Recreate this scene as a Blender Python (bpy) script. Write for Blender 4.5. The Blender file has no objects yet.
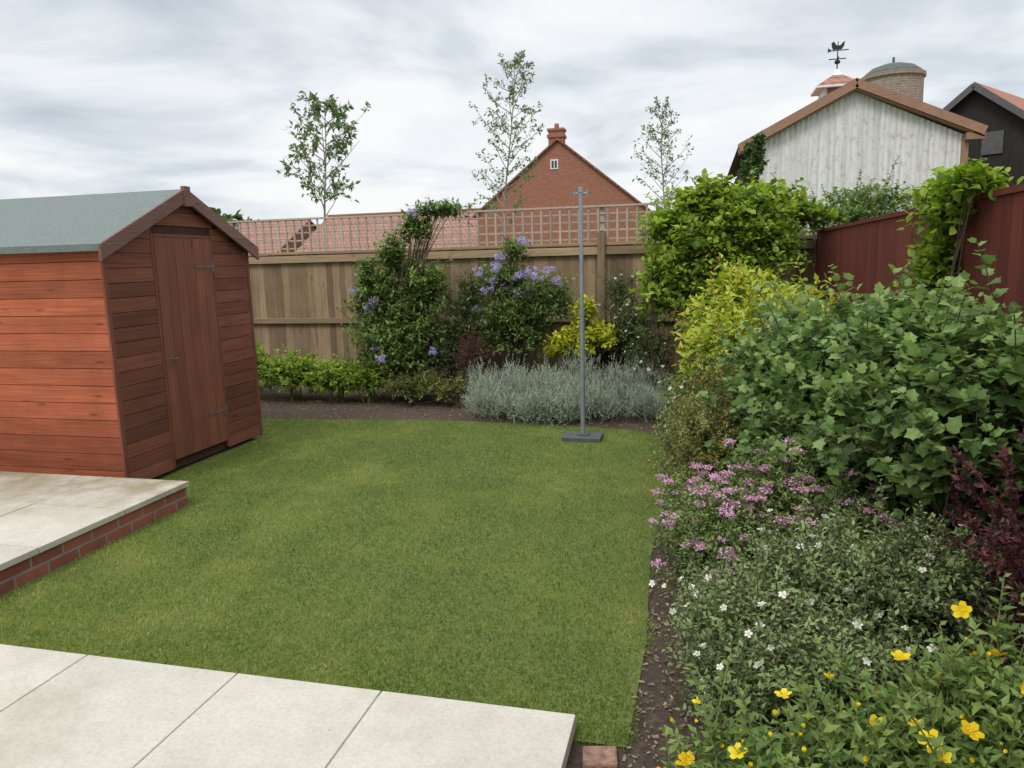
import bpy, math, numpy as np
from mathutils import Matrix, Vector
R = math.radians
scene = bpy.context.scene
rng = np.random.default_rng(7)

# ------------------------------------------------------------------ mesh kit
class MB:
    def __init__(s):
        s.V=[];s.T=[];s.n=0;s.L=[];s.C=[];s.M=[]
    def add(s,verts,faces,tint=0.5,mat=0):
        verts=np.asarray(verts,float).reshape(-1,3);faces=np.asarray(faces,int)
        if faces.size==0: return
        s.V.append(verts)
        t=np.asarray(tint,float)
        s.T.append(np.full(len(verts),float(t)) if t.ndim==0 else t)
        k=faces.shape[1]
        s.L.append((faces+s.n).ravel());s.C.append(np.full(len(faces),k));s.M.append(np.full(len(faces),mat))
        s.n+=len(verts)
    def hexa(s,p,tint=.5,mat=0):
        s.add(p,[[0,3,2,1],[4,5,6,7],[0,1,5,4],[1,2,6,5],[2,3,7,6],[3,0,4,7]],tint,mat)
    def box(s,x0,x1,y0,y1,z0,z1,tint=.5,mat=0):
        s.hexa([(x0,y0,z0),(x1,y0,z0),(x1,y1,z0),(x0,y1,z0),(x0,y0,z1),(x1,y0,z1),(x1,y1,z1),(x0,y1,z1)],tint,mat)
    def beam(s,a,b,w,h,tint=.5,mat=0,up=(0,0,1)):
        a=np.array(a,float);b=np.array(b,float);d=b-a;d/=np.linalg.norm(d)
        x=np.cross(d,up);x/=np.linalg.norm(x);z=np.cross(x,d)
        P=[]
        for e in (a,b):
            P+= [e-x*w/2-z*h/2,e+x*w/2-z*h/2,e+x*w/2+z*h/2,e-x*w/2+z*h/2]
        s.hexa(P,tint,mat)
    def tube(s,A,B,ra,rb,k=3,tint=.3,mat=1):
        A=np.asarray(A,float).reshape(-1,3);B=np.asarray(B,float).reshape(-1,3);n=len(A)
        ra=np.broadcast_to(np.asarray(ra,float),(n,));rb=np.broadcast_to(np.asarray(rb,float),(n,))
        d=B-A;d/=np.linalg.norm(d,axis=1,keepdims=True)+1e-9
        ref=np.where(np.abs(d[:,2:3])>.9,np.array([[1.,0,0]]),np.array([[0,0,1.]]))
        x=np.cross(d,ref);x/=np.linalg.norm(x,axis=1,keepdims=True)+1e-9;y=np.cross(d,x)
        a=np.arange(k)*2*np.pi/k
        ring=x[:,None,:]*np.cos(a)[None,:,None]+y[:,None,:]*np.sin(a)[None,:,None]
        va=A[:,None,:]+ring*ra[:,None,None];vb=B[:,None,:]+ring*rb[:,None,None]
        V=np.concatenate([va,vb],axis=1).reshape(-1,3)
        f=np.array([[i,(i+1)%k,k+(i+1)%k,k+i] for i in range(k)])
        F=(f[None]+(np.arange(n)*2*k)[:,None,None]).reshape(-1,4)
        t=np.asarray(tint,float)
        if t.ndim==1:t=np.repeat(t,2*k)
        s.add(V,F,t,mat)
    def lathe(s,cx,cy,prof,k=24,tint=.5,mat=0):
        a=np.arange(k)*2*np.pi/k;V=[];F=[]
        for r,z in prof:
            V+=[(cx+r*math.cos(t),cy+r*math.sin(t),z) for t in a]
        for j in range(len(prof)-1):
            for i in range(k):
                F.append([j*k+i,j*k+(i+1)%k,(j+1)*k+(i+1)%k,(j+1)*k+i])
        s.add(V,F,tint,mat)
    def leaves(s,P,D,N,size,shape,tint,mat=0):
        P=np.asarray(P,float);n=len(P)
        if n==0:return
        D=D/(np.linalg.norm(D,axis=1,keepdims=True)+1e-9)
        X=np.cross(D,N);X/=np.linalg.norm(X,axis=1,keepdims=True)+1e-9
        Z=np.cross(X,D)
        pts,fc=shape;pts=np.asarray(pts,float);fc=np.asarray(fc)
        size=np.broadcast_to(np.asarray(size,float),(n,))
        loc=X[:,None,:]*pts[None,:,0,None]+D[:,None,:]*pts[None,:,1,None]+Z[:,None,:]*pts[None,:,2,None]
        V=(P[:,None,:]+loc*size[:,None,None]).reshape(-1,3)
        F=(fc[None]+(np.arange(n)*len(pts))[:,None,None]).reshape(-1,fc.shape[1])
        tint=np.broadcast_to(np.asarray(tint,float),(n,))
        s.add(V,F,np.repeat(tint,len(pts)),mat)
    def build(s,name,mats,parent=None,smooth=False):
        V=np.concatenate(s.V);L=np.concatenate(s.L);C=np.concatenate(s.C);M=np.concatenate(s.M);T=np.concatenate(s.T)
        me=bpy.data.meshes.new(name)
        me.vertices.add(len(V));me.vertices.foreach_set("co",V.ravel())
        me.loops.add(len(L));me.loops.foreach_set("vertex_index",L.astype(np.int32))
        me.polygons.add(len(C));st=np.concatenate([[0],np.cumsum(C)[:-1]])
        me.polygons.foreach_set("loop_start",st.astype(np.int32));me.polygons.foreach_set("loop_total",C.astype(np.int32))
        me.polygons.foreach_set("material_index",M.astype(np.int32))
        me.polygons.foreach_set("use_smooth",np.full(len(C),bool(smooth)))
        at=me.attributes.new("tint",'FLOAT','POINT');at.data.foreach_set("value",T.astype(np.float32))
        me.update(calc_edges=True);me.validate()
        for m in mats: me.materials.append(m)
        ob=bpy.data.objects.new(name,me);scene.collection.objects.link(ob)
        if parent: ob.parent=parent
        return ob
def empty(name):
    e=bpy.data.objects.new(name,None);scene.collection.objects.link(e);e.empty_display_size=.2;return e
def bevel(ob,w=.004,seg=2):
    m=ob.modifiers.new("bevel",'BEVEL');m.width=w;m.segments=seg;m.limit_method='ANGLE';m.angle_limit=R(40)

# ------------------------------------------------------------------ materials
def nm(name):
    m=bpy.data.materials.new(name);m.use_nodes=True
    nt=m.node_tree;b=nt.nodes["Principled BSDF"];return m,nt,b
def N(nt,t,**k):
    n=nt.nodes.new(t)
    for a,v in k.items(): setattr(n,a,v)
    return n
def ramp(nt,fac,stops):
    r=N(nt,"ShaderNodeValToRGB");e=r.color_ramp.elements
    while len(e)<len(stops): e.new(.5)
    for i,(p,c) in enumerate(stops):
        e[i].position=p;e[i].color=(*c,1) if len(c)==3 else c
    nt.links.new(fac,r.inputs[0]);return r.outputs[0]
def noise(nt,vec,scale,detail=5,rough=.6):
    n=N(nt,"ShaderNodeTexNoise");n.inputs["Scale"].default_value=scale;n.inputs["Detail"].default_value=detail;n.inputs["Roughness"].default_value=rough
    if vec is not None: nt.links.new(vec,n.inputs["Vector"])
    return n.outputs["Fac"]
def objvec(nt,scale=(1,1,1),tintshift=False):
    tc=N(nt,"ShaderNodeTexCoord");mp=N(nt,"ShaderNodeMapping");mp.inputs["Scale"].default_value=scale
    nt.links.new(tc.outputs["Object"],mp.inputs["Vector"]);o=mp.outputs[0]
    if tintshift:
        a=N(nt,"ShaderNodeAttribute",attribute_name="tint");v=N(nt,"ShaderNodeVectorMath",operation='SCALE')
        v.inputs[0].default_value=(37.1,51.7,23.3);nt.links.new(a.outputs["Fac"],v.inputs["Scale"])
        ad=N(nt,"ShaderNodeVectorMath",operation='ADD');nt.links.new(o,ad.inputs[0]);nt.links.new(v.outputs[0],ad.inputs[1]);o=ad.outputs[0]
    return o
def mix(nt,fac,a,b,mode='MIX'):
    m=N(nt,"ShaderNodeMix",data_type='RGBA',blend_type=mode)
    for s,v in ((0,fac),(6,a),(7,b)):
        if isinstance(v,(float,int)): m.inputs[s].default_value=v
        elif isinstance(v,tuple): m.inputs[s].default_value=(*v,1)
        else: nt.links.new(v,m.inputs[s])
    return m.outputs[2]
def bump(nt,b,h,strength=.4,dist=.01):
    bp=N(nt,"ShaderNodeBump");bp.inputs["Strength"].default_value=strength;bp.inputs["Distance"].default_value=dist
    nt.links.new(h,bp.inputs["Height"]);nt.links.new(bp.outputs[0],b.inputs["Normal"])
def tintmul(nt,col,lo=.75,hi=1.25):
    a=N(nt,"ShaderNodeAttribute",attribute_name="tint");mr=N(nt,"ShaderNodeMapRange");mr.inputs["To Min"].default_value=lo;mr.inputs["To Max"].default_value=hi
    nt.links.new(a.outputs["Fac"],mr.inputs[0]);return mix(nt,1.0,col,mr.outputs[0],'MULTIPLY')

def wood(name,dark,mid,light,grain='x',rough=.75,lo=.75,hi=1.25,stain=.35,gs=75,bs=.2):
    m,nt,b=nm(name)
    sc={'x':(1.6,gs,gs),'y':(gs,1.6,gs),'z':(gs,gs,1.6)}[grain]
    v=objvec(nt,sc,True);f=noise(nt,v,1.3,6,.6)
    col=ramp(nt,f,[(.28,dark),(.5,mid),(.72,light)])
    v2=objvec(nt,(1,1,1));f2=noise(nt,v2,3.0,6,.7)
    col=mix(nt,ramp(nt,f2,[(.42,(0,0,0)),(.75,(stain,stain,stain))]),col,tuple(c*.45 for c in mid))
    vo=N(nt,"ShaderNodeTexVoronoi");ks={'x':(1.6,7,7),'y':(7,1.6,7),'z':(7,7,1.6)}[grain]
    nt.links.new(objvec(nt,ks,True),vo.inputs["Vector"]);vo.inputs["Scale"].default_value=1.3
    kn=ramp(nt,vo.outputs["Distance"],[(.06,(.6,.6,.6)),(.13,(0,0,0))])
    col=mix(nt,kn,col,tuple(c*.35 for c in dark))
    col=tintmul(nt,col,lo,hi)
    nt.links.new(col,b.inputs["Base Color"]);b.inputs["Roughness"].default_value=rough;b.inputs["Specular IOR Level"].default_value=.25
    bump(nt,b,f,bs,.002);return m
def plain(name,c,rough=.6,metal=0,var=.25,scale=8,bs=.2):
    m,nt,b=nm(name);f=noise(nt,objvec(nt),scale,6,.65)
    col=ramp(nt,f,[(.3,tuple(x*(1-var) for x in c)),(.7,tuple(min(1,x*(1+var)) for x in c))])
    nt.links.new(tintmul(nt,col,.8,1.2),b.inputs["Base Color"]);b.inputs["Roughness"].default_value=rough;b.inputs["Metallic"].default_value=metal
    bump(nt,b,f,bs,.01);return m
def leafmat(name,dark,mid,light,trans=.3,rough=.5,spec=.3):
    m,nt,b=nm(name);a=N(nt,"ShaderNodeAttribute",attribute_name="tint")
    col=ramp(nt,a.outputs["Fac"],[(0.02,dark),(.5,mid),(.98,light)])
    nt.links.new(col,b.inputs["Base Color"]);b.inputs["Roughness"].default_value=rough;b.inputs["Specular IOR Level"].default_value=spec
    tr=N(nt,"ShaderNodeBsdfTranslucent")
    hs=N(nt,"ShaderNodeHueSaturation");hs.inputs["Value"].default_value=1.35;hs.inputs["Saturation"].default_value=1.1;nt.links.new(col,hs.inputs["Color"]);nt.links.new(hs.outputs[0],tr.inputs[0])
    mx=N(nt,"ShaderNodeMixShader");mx.inputs[0].default_value=trans
    nt.links.new(b.outputs[0],mx.inputs[1]);nt.links.new(tr.outputs[0],mx.inputs[2])
    nt.links.new(mx.outputs[0],nt.nodes["Material Output"].inputs[0]);return m
def brick(name,c1,c2,mortar,scale=1.0,bw=.225,rh=.075,ms=.01,bmp=.5):
    m,nt,b=nm(name);tc=N(nt,"ShaderNodeTexCoord");sp=N(nt,"ShaderNodeSeparateXYZ");nt.links.new(tc.outputs["Object"],sp.inputs[0])
    ad=N(nt,"ShaderNodeMath",operation='ADD');nt.links.new(sp.outputs[0],ad.inputs[0]);nt.links.new(sp.outputs[1],ad.inputs[1])
    cb=N(nt,"ShaderNodeCombineXYZ");nt.links.new(ad.outputs[0],cb.inputs[0]);nt.links.new(sp.outputs[2],cb.inputs[1])
    br=N(nt,"ShaderNodeTexBrick");nt.links.new(cb.outputs[0],br.inputs["Vector"])
    br.inputs["Scale"].default_value=scale;br.inputs["Brick Width"].default_value=bw;br.inputs["Row Height"].default_value=rh;br.inputs["Mortar Size"].default_value=ms
    br.inputs["Color1"].default_value=(*c1,1);br.inputs["Color2"].default_value=(*c2,1);br.inputs["Mortar"].default_value=(*mortar,1)
    f=noise(nt,tc.outputs["Object"],6,6,.7);col=mix(nt,.5,br.outputs["Color"],ramp(nt,f,[(.3,(.55,.55,.55)),(.7,(1.3,1.3,1.3))]),'MULTIPLY')
    nt.links.new(col,b.inputs["Base Color"]);b.inputs["Roughness"].default_value=.85
    iv=N(nt,"ShaderNodeMath",operation='SUBTRACT');iv.inputs[0].default_value=1;nt.links.new(br.outputs["Fac"],iv.inputs[1])
    bump(nt,b,iv.outputs[0],bmp,.01);return m
def tiles(name,c1,c2,axis='x'):
    return brick(name,c1,c2,tuple(x*.45 for x in c1),1.0,.3,.22,.02,.6)

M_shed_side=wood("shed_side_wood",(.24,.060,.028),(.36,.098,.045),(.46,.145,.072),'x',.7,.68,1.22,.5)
M_shed_face=wood("shed_face_wood",(.12,.040,.026),(.18,.064,.040),(.235,.092,.060),'y',.72,.68,1.3)  # darker copy of the side wood, this wall's weaker light put into the colour
M_shed_door=wood("shed_door_wood",(.135,.045,.028),(.19,.068,.042),(.245,.096,.062),'z',.7)  # door wood darkened too, to carry the front wall's shading
M_barge=wood("barge_wood",(.13,.072,.058),(.20,.11,.088),(.26,.15,.125),'y',.75)
M_line=plain("shed_gap_shadow",(.055,.018,.012),.9,0,.3,10)  # near-black core behind the boards, paints the shadow lines in their gaps
M_felt=plain("roofing_felt",(.16,.19,.18),.95,0,.25,60,.5)
M_fence=wood("fence_wood",(.19,.13,.075),(.285,.20,.12),(.385,.285,.175),'z',.85,.6,1.3,.45)
M_rail=wood("fence_rail_wood",(.22,.155,.09),(.315,.225,.135),(.40,.30,.19),'x',.85,.7,1.25,.3)
M_trel=wood("trellis_wood",(.32,.27,.215),(.42,.36,.29),(.50,.44,.36),'z',.85,.8,1.15)
M_redf=wood("red_fence_wood",(.09,.020,.013),(.125,.028,.018),(.16,.040,.025),'z',.85,.78,1.18,.3)
M_stem=plain("stem_bark",(.10,.07,.045),.9,0,.35,30)
M_gstem=plain("green_stem",(.14,.16,.05),.7,0,.3,30)
M_metal=plain("galvanised_steel",(.27,.30,.33),.5,.5,.12,15,.05)
M_black=plain("black_metal",(.03,.03,.03),.5,.5,.2,15)

def slabmat():
    m,nt,b=nm("sandstone_paving");v=objvec(nt)
    f=noise(nt,v,2.2,8,.65);f2=noise(nt,v,60,4,.7)
    col=ramp(nt,f,[(.3,(.44,.405,.34)),(.5,(.52,.485,.415)),(.72,(.57,.54,.475))])
    col=mix(nt,.7,col,ramp(nt,f2,[(.3,(.80,.80,.80)),(.6,(1.05,1.05,1.05))]),'MULTIPLY')
    st=noise(nt,v,.9,6,.75);col=mix(nt,ramp(nt,st,[(.54,(0,0,0)),(.72,(.5,.5,.5))]),col,(.32,.27,.18))
    # dark lichen specks
    sp2=noise(nt,v,38,2,.5);col=mix(nt,ramp(nt,sp2,[(.70,(0,0,0)),(.76,(.45,.45,.45))]),col,(.20,.18,.14))
    tc=N(nt,"ShaderNodeTexCoord");sp=N(nt,"ShaderNodeSeparateXYZ");nt.links.new(tc.outputs["Object"],sp.inputs[0])
    my=N(nt,"ShaderNodeMapRange");nt.links.new(sp.outputs[1],my.inputs[0]);my.inputs["From Min"].default_value=3.4;my.inputs["From Max"].default_value=4.5
    mq=N(nt,"ShaderNodeMath",operation='MULTIPLY');nt.links.new(my.outputs[0],mq.inputs[0]);nt.links.new(ramp(nt,noise(nt,v,3,7,.7),[(.36,(0,0,0)),(.6,(.85,.85,.85))]),mq.inputs[1])
    col=mix(nt,mq.outputs[0],col,(.24,.195,.10))
    col=tintmul(nt,col,.9,1.07)
    nt.links.new(col,b.inputs["Base Color"]);b.inputs["Roughness"].default_value=.8;bump(nt,b,f2,.3,.004);return m
M_slab=slabmat()
M_mortar=plain("mortar",(.28,.25,.2),.95,0,.2,40)
M_brickwall=brick("red_brick",(.31,.095,.055),(.20,.06,.045),(.24,.20,.17),1,.225,.075,.008)
def soilmat():
    m,nt,b=nm("soil");v=objvec(nt);f=noise(nt,v,25,8,.75)
    nt.links.new(ramp(nt,f,[(.3,(.035,.023,.015)),(.55,(.10,.068,.046)),(.75,(.21,.155,.11))]),b.inputs["Base Color"])
    b.inputs["Roughness"].default_value=1;bump(nt,b,f,1,.03);return m
M_soil=soilmat()
def lawnmat():
    m,nt,b=nm("lawn_base");v=objvec(nt);f=noise(nt,v,60,6,.7);f2=noise(nt,v,1.5,4)
    c=ramp(nt,f,[(.3,(.06,.08,.018)),(.6,(.12,.155,.034)),(.8,(.22,.22,.07))])
    nt.links.new(mix(nt,.5,c,ramp(nt,f2,[(.3,(.7,.7,.7)),(.7,(1.2,1.2,1.1))]),'MULTIPLY'),b.inputs["Base Color"])
    b.inputs["Roughness"].default_value=1;return m
M_lawn=lawnmat()
M_field=plain("field_grass",(.07,.11,.03),1,0,.4,.3)
M_blade=leafmat("grass_blade",(.080,.130,.018),(.170,.250,.040),(.38,.39,.12),.35,.6,.2)

# ------------------------------------------------------------------ ground
def sheet(name,pts,z,mat):
    mb=MB();mb.add([(x,y,z) for x,y in pts],[list(range(len(pts)))]);return mb.build(name,[mat])
sheet("ground",[(-600,-600),(600,-600),(600,900),(-600,900)],-.012,M_field)
sheet("soil_bed",[(-9,-2),(1.55,-2),(1.55,10.2),(-9,10.2)],-.004,M_soil)
lawn_pts=[(-3.7,2.45),(-.22,2.45),(-.2,3.2),(-.24,4.2),(-.2,5.3),(-.22,6.4),(-.25,6.9),(-.35,7.3),(-.6,7.52),(-1.1,7.62),(-2.3,7.74),(-3.5,7.7),(-5,7.55),(-7.5,7.5),(-7.5,4.6),(-3.7,4.6)]
sheet("lawn",lawn_pts,.004,M_lawn)

def vnoise(x,y,s,seed=0):
    r=np.random.default_rng(seed);g=r.random((64,64))
    x=x*s%63;y=y*s%63;i=x.astype(int);j=y.astype(int);fx=x-i;fy=y-j;fx=fx*fx*(3-2*fx);fy=fy*fy*(3-2*fy)
    i2=(i+1)%64;j2=(j+1)%64
    return (g[i,j]*(1-fx)+g[i2,j]*fx)*(1-fy)+(g[i,j2]*(1-fx)+g[i2,j2]*fx)*fy
def inpoly(x,y,p):
    r=np.zeros(len(x),bool);j=len(p)-1
    for i in range(len(p)):
        xi,yi=p[i];xj,yj=p[j];c=((yi>y)!=(yj>y))&(x<(xj-xi)*(y-yi)/(yj-yi+1e-12)+xi);r^=c;j=i
    return r
def grass():
    mb=MB();n=360000
    x=rng.uniform(-6.2,-.15,n);y=2.42+(rng.random(n)**1.4)*5.35
    xe=x+.03*np.sin(y*9)+.02*rng.standard_normal(n);ye=y+.02*rng.standard_normal(n)
    k=inpoly(xe,ye,lawn_pts)&~((x<-4.38)&(y<6.72)&(y>4.7));x=x[k];y=y[k];n=len(x)
    P=np.stack([x,y,np.full(n,.002)],1)
    D=np.stack([rng.normal(0,.55,n),rng.normal(0,.55,n),np.ones(n)],1)
    a=rng.uniform(0,2*np.pi,n);Nn=np.stack([np.cos(a),np.sin(a),np.full(n,.2)],1)
    h=.010+.018*rng.random(n);pt=vnoise(x+20,y+20,1.1,1)*.4+vnoise(x+20,y+20,3.3,2)*.3+vnoise(x+20,y+20,10,3)*.3
    h*=.7+.6*pt
    # faint mower passes plus thin dry patches
    mow=.05*np.sign(np.sin((x*.98+y*.1)*2*np.pi/.8))
    tint=np.clip(.5+(pt-.5)*1.5+mow+rng.normal(0,.2,n)+.25*(rng.random(n)<.08),0,1)
    wd=.11
    sh=([(-wd,0,0),(wd,0,0),(0,1,.22)],[[0,1,2]])
    mb.leaves(P,D,Nn,h,sh,tint,0);mb.build("lawn_grass",[M_blade])
grass()

def chips():
    mb=MB()
    x=np.concatenate([rng.uniform(-7,-.3,9000),rng.uniform(-.24,.6,7000)]);y=np.concatenate([rng.uniform(7.5,9.7,9000),rng.uniform(1.6,7.6,7000)])
    k=~inpoly(x,y,lawn_pts);x=x[k];y=y[k];n=len(x)
    P=np.stack([x,y,rng.uniform(0.0,.012,n)],1)
    a=rng.uniform(0,2*np.pi,n);D=np.stack([np.cos(a),np.sin(a),rng.normal(0,.35,n)],1);Nn=np.stack([rng.normal(0,.4,n),rng.normal(0,.4,n),np.ones(n)],1)
    sh=([(-.2,0,0),(.22,0.1,0),(.26,.8,0),(-.1,1,0),(-.17,.05,.12),(.18,0.15,.14),(.22,.75,.12),(-.08,.92,.1)],[[4,5,6,7],[0,1,5,4],[1,2,6,5],[2,3,7,6],[3,0,4,7]])
    sz=.005+.026*rng.random(n)**2.4
    mb.leaves(P,D,Nn,sz,sh,rng.random(n)**1.5,0)
    mb.build("bark_mulch",[plain("bark_chip",(.24,.18,.13),1,0,.6,30)])
chips()

# ------------------------------------------------------------------ patios
def patio(name,xs,ys,z0,z1,brickface=None):
    root=empty(name);mb=MB()
    for i in range(len(xs)-1):
        for j in range(len(ys)-1):
            dz=rng.normal(0,.0012)
            mb.box(xs[i]+.003,xs[i+1]-.003,ys[j]+.003,ys[j+1]-.003,z0,z1+dz,rng.random())
    o=mb.build("slabs",[M_slab],root);bevel(o,.004)
    mb=MB();mb.box(min(xs)+.01,max(xs)-.03,min(ys)+.01,max(ys)-.03,-.02,z1-.006)
    mb.build("bed",[M_mortar],root);return root
patio("paving_patio",[-5.5,-4.8,-4.05,-3.33,-2.6,-1.845,-1.194,-.411],[-1.2,-.45,.29,1.03,1.77,2.5],.02,.08)
rp=patio("raised_patio",[-7.6,-6.9,-6.15,-5.4,-4.42,-3.68],[-1.2,-.45,.3,1.05,1.8,2.55,3.3,3.98,4.63],.148,.187)
mb=MB();mb.box(-7.55,-3.70,-1.1,4.61,-.01,.1475);mb.build("brick_wall_base",[M_brickwall],rp)
mb=MB();mb.hexa([(-.36,2.30,-.01),(-.24,2.33,-.01),(-.255,2.43,-.01),(-.375,2.40,-.01),(-.36,2.30,.022),(-.24,2.33,.020),(-.255,2.43,.024),(-.375,2.40,.026)])
o=mb.build("loose_brick",[plain("old_brick",(.24,.14,.10),.9,0,.5,35,.6)]);bevel(o,.008)

# ------------------------------------------------------------------ shed
def shed():
    root=empty("garden_shed")
    X1=-4.4;X0=-7.1;Y0=4.80;Y1=6.70;ZE=1.95;ZP=2.40;YM=(Y0+Y1)/2
    mb=MB();mb.box(X0+.02,X1-.02,Y0+.001,Y1-.02,.03,ZE)
    mb.add([(X1-.001,Y0+.02,ZE),(X1-.001,Y1-.02,ZE),(X1-.001,YM,ZP),(X0+.02,Y0+.02,ZE),(X0+.02,Y1-.02,ZE),(X0+.02,YM,ZP)],[[0,1,2],[3,5,4]])
    mb.build("frame",[M_line],root)
    # flat tongue-and-groove shiplap: narrow recess between flat faces
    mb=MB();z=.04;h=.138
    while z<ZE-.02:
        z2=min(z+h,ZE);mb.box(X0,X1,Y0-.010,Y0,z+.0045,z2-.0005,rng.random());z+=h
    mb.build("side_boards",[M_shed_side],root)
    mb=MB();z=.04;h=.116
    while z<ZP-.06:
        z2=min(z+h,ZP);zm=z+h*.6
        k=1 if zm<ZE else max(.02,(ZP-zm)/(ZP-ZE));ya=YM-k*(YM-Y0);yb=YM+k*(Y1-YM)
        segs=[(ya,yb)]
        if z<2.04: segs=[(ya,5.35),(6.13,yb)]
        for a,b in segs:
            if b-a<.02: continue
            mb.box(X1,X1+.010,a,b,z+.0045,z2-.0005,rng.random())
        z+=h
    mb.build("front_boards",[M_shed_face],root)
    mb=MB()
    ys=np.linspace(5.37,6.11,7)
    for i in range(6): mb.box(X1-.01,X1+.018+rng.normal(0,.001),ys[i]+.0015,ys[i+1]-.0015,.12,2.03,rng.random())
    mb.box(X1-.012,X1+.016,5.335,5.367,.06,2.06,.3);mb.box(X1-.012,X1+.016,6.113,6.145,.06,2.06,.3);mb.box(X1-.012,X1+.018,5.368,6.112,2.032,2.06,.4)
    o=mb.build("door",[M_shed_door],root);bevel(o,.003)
    mb=MB()
    mb.box(X1-.005,X1+.016,Y0-.014,Y0+.028,.03,ZE,.5);mb.box(X1-.005,X1+.016,Y1-.03,Y1+.012,.03,ZE,.4)
    o=mb.build("corner_trim",[M_shed_door],root);bevel(o,.003)
    ov=.07;sl=(ZP-ZE)/(YM-Y0);mb=MB()
    for s in (-1,1):
        ye=YM+s*(YM-Y0+ov);ze=ZE-sl*ov+.03;zp=ZP+.03
        a=[(X0-.05,ye,ze),(X1+.06,ye,ze),(X1+.06,YM,zp),(X0-.05,YM,zp)]
        if s>0:a=[a[1],a[0],a[3],a[2]]
        mb.hexa([*a,*[(p[0],p[1],p[2]+.018) for p in a]],.5)
        ya,yb=sorted((ye-s*.0,ye+s*.006));mb.box(X0-.05,X1+.062,ya,yb,ze-.035,ze+.016,.25)
    mb.build("roof_felt",[M_felt],root)
    mb=MB();xf=X1+.075
    for s in (-1,1):
        ye=YM+s*(YM-Y0+ov+.02);ze=ZE-sl*(ov+.02)+.0
        z0=ZP+.0
        p=[(xf-.012,ye,ze-.07),(xf+.012,ye,ze-.07),(xf+.012,YM,z0-.06),(xf-.012,YM,z0-.06),(xf-.012,ye,ze+.052),(xf+.012,ye,ze+.052),(xf+.012,YM,z0+.056),(xf-.012,YM,z0+.056)]
        if s>0:p=[p[3],p[2],p[1],p[0],p[7],p[6],p[5],p[4]]
        mb.hexa(p,.5+.2*s)
    mb.box(xf-.014,xf+.024,YM-.04,YM+.04,ZP-.10,ZP+.07,.35)
    o=mb.build("barge_boards",[M_barge],root);bevel(o,.002)
    mb=MB()
    for z in (1.78,.42):
        mb.box(X1+.019,X1+.024,5.86,6.10,z-.010,z+.010,.5);mb.box(X1+.019,X1+.025,6.10,6.135,z-.045,z+.045,.5)
    mb.box(X1+.019,X1+.026,5.42,5.44,.95,1.04,.6);mb.tube([(X1+.045,5.43,1.0)],[(X1+.045,5.49,1.0)],.006,.006,8,.7,0);mb.tube([(X1+.024,5.43,1.0)],[(X1+.05,5.43,1.0)],.006,.006,8,.7,0)
    mb.build("hinges_and_handle",[plain("dull_zinc",(.16,.14,.13),.6,.4,.3,20)],root)
shed()

# ------------------------------------------------------------------ fences
def back_fence():
    root=empty("wooden_fence");Y=9.8;mb=MB();x=-11.
    while x<1.45:
        w=rng.uniform(.098,.108)
        mb.hexa([(x,Y-.012,.03),(x+w,Y-.004,.03),(x+w,Y+.006,.03),(x,Y+.006,.03),(x,Y-.012,1.93+rng.normal(0,.004)),(x+w,Y-.004,1.93),(x+w,Y+.006,1.93),(x,Y+.006,1.93)],rng.random())
        x+=w-.004
    mb.build("boards",[M_fence],root)
    mb=MB()
    for a,b in ((-11,-6.65),(-6.55,-3.85),(-3.75,-1.25),(-1.15,1.4)):
        for z,h in ((.98,.075),(.22,.075),(1.865,.10)): mb.box(a,b,Y-.062,Y-.013,z-h/2,z+h/2,rng.random())
    mb.box(-11,1.4,Y-.055,Y+.045,1.934,1.972,.6)
    o=mb.build("rails",[M_rail],root);bevel(o,.004)
    mb=MB()
    for xx in (-6.6,-3.8,-1.2): mb.box(xx-.05,xx+.05,Y-.11,Y-.014,0,1.93 if xx<-2 else 2.10,rng.random())
    o=mb.build("posts",[M_fence],root);bevel(o,.005)
    root2=empty("fence_trellis");mb=MB();x=-11.
    while x<1.4:
        mb.box(x-.012,x+.012,Y-.012,Y+.004,1.973,2.42+rng.normal(0,.003),rng.random());x+=.125
    mb.build("slats",[M_trel],root2)
    mb=MB()
    for z in (2.02,2.13,2.24,2.34): mb.box(-11,1.4,Y+.005,Y+.018,z-.010,z+.010,rng.random())
    mb.box(-11,1.4,Y-.025,Y+.025,2.421,2.445,.7)
    for xx in (-8.4,-6.6,-3.8,-1.2): mb.box(xx-.03,xx+.03,Y+.02,Y+.08,1.98,2.44,.5)
    mb.build("battens",[M_trel],root2)
back_fence()
def right_fence():
    root=empty("red_fence");X=1.42;mb=MB();y=-1.
    while y<9.75:
        w=rng.uniform(.115,.125);mb.box(X-.006,X+.010,y,y+w-.003,.03,2.002,rng.random());y+=w
    mb.build("boards",[M_redf],root)
    mb=MB();mb.box(X-.02,X+.03,-1,9.75,2.004,2.035,.5)
    mb.box(X+.011,X+.05,-1,9.75,.4,.48,.5);mb.box(X+.011,X+.05,-1,9.75,1.6,1.68,.5)
    for yy in (1.1,3.0,4.85,6.7,8.5): mb.box(X+.051,X+.14,yy-.05,yy+.05,0,2.0,.5)
    mb.build("capping",[M_redf],root)
right_fence()

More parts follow.
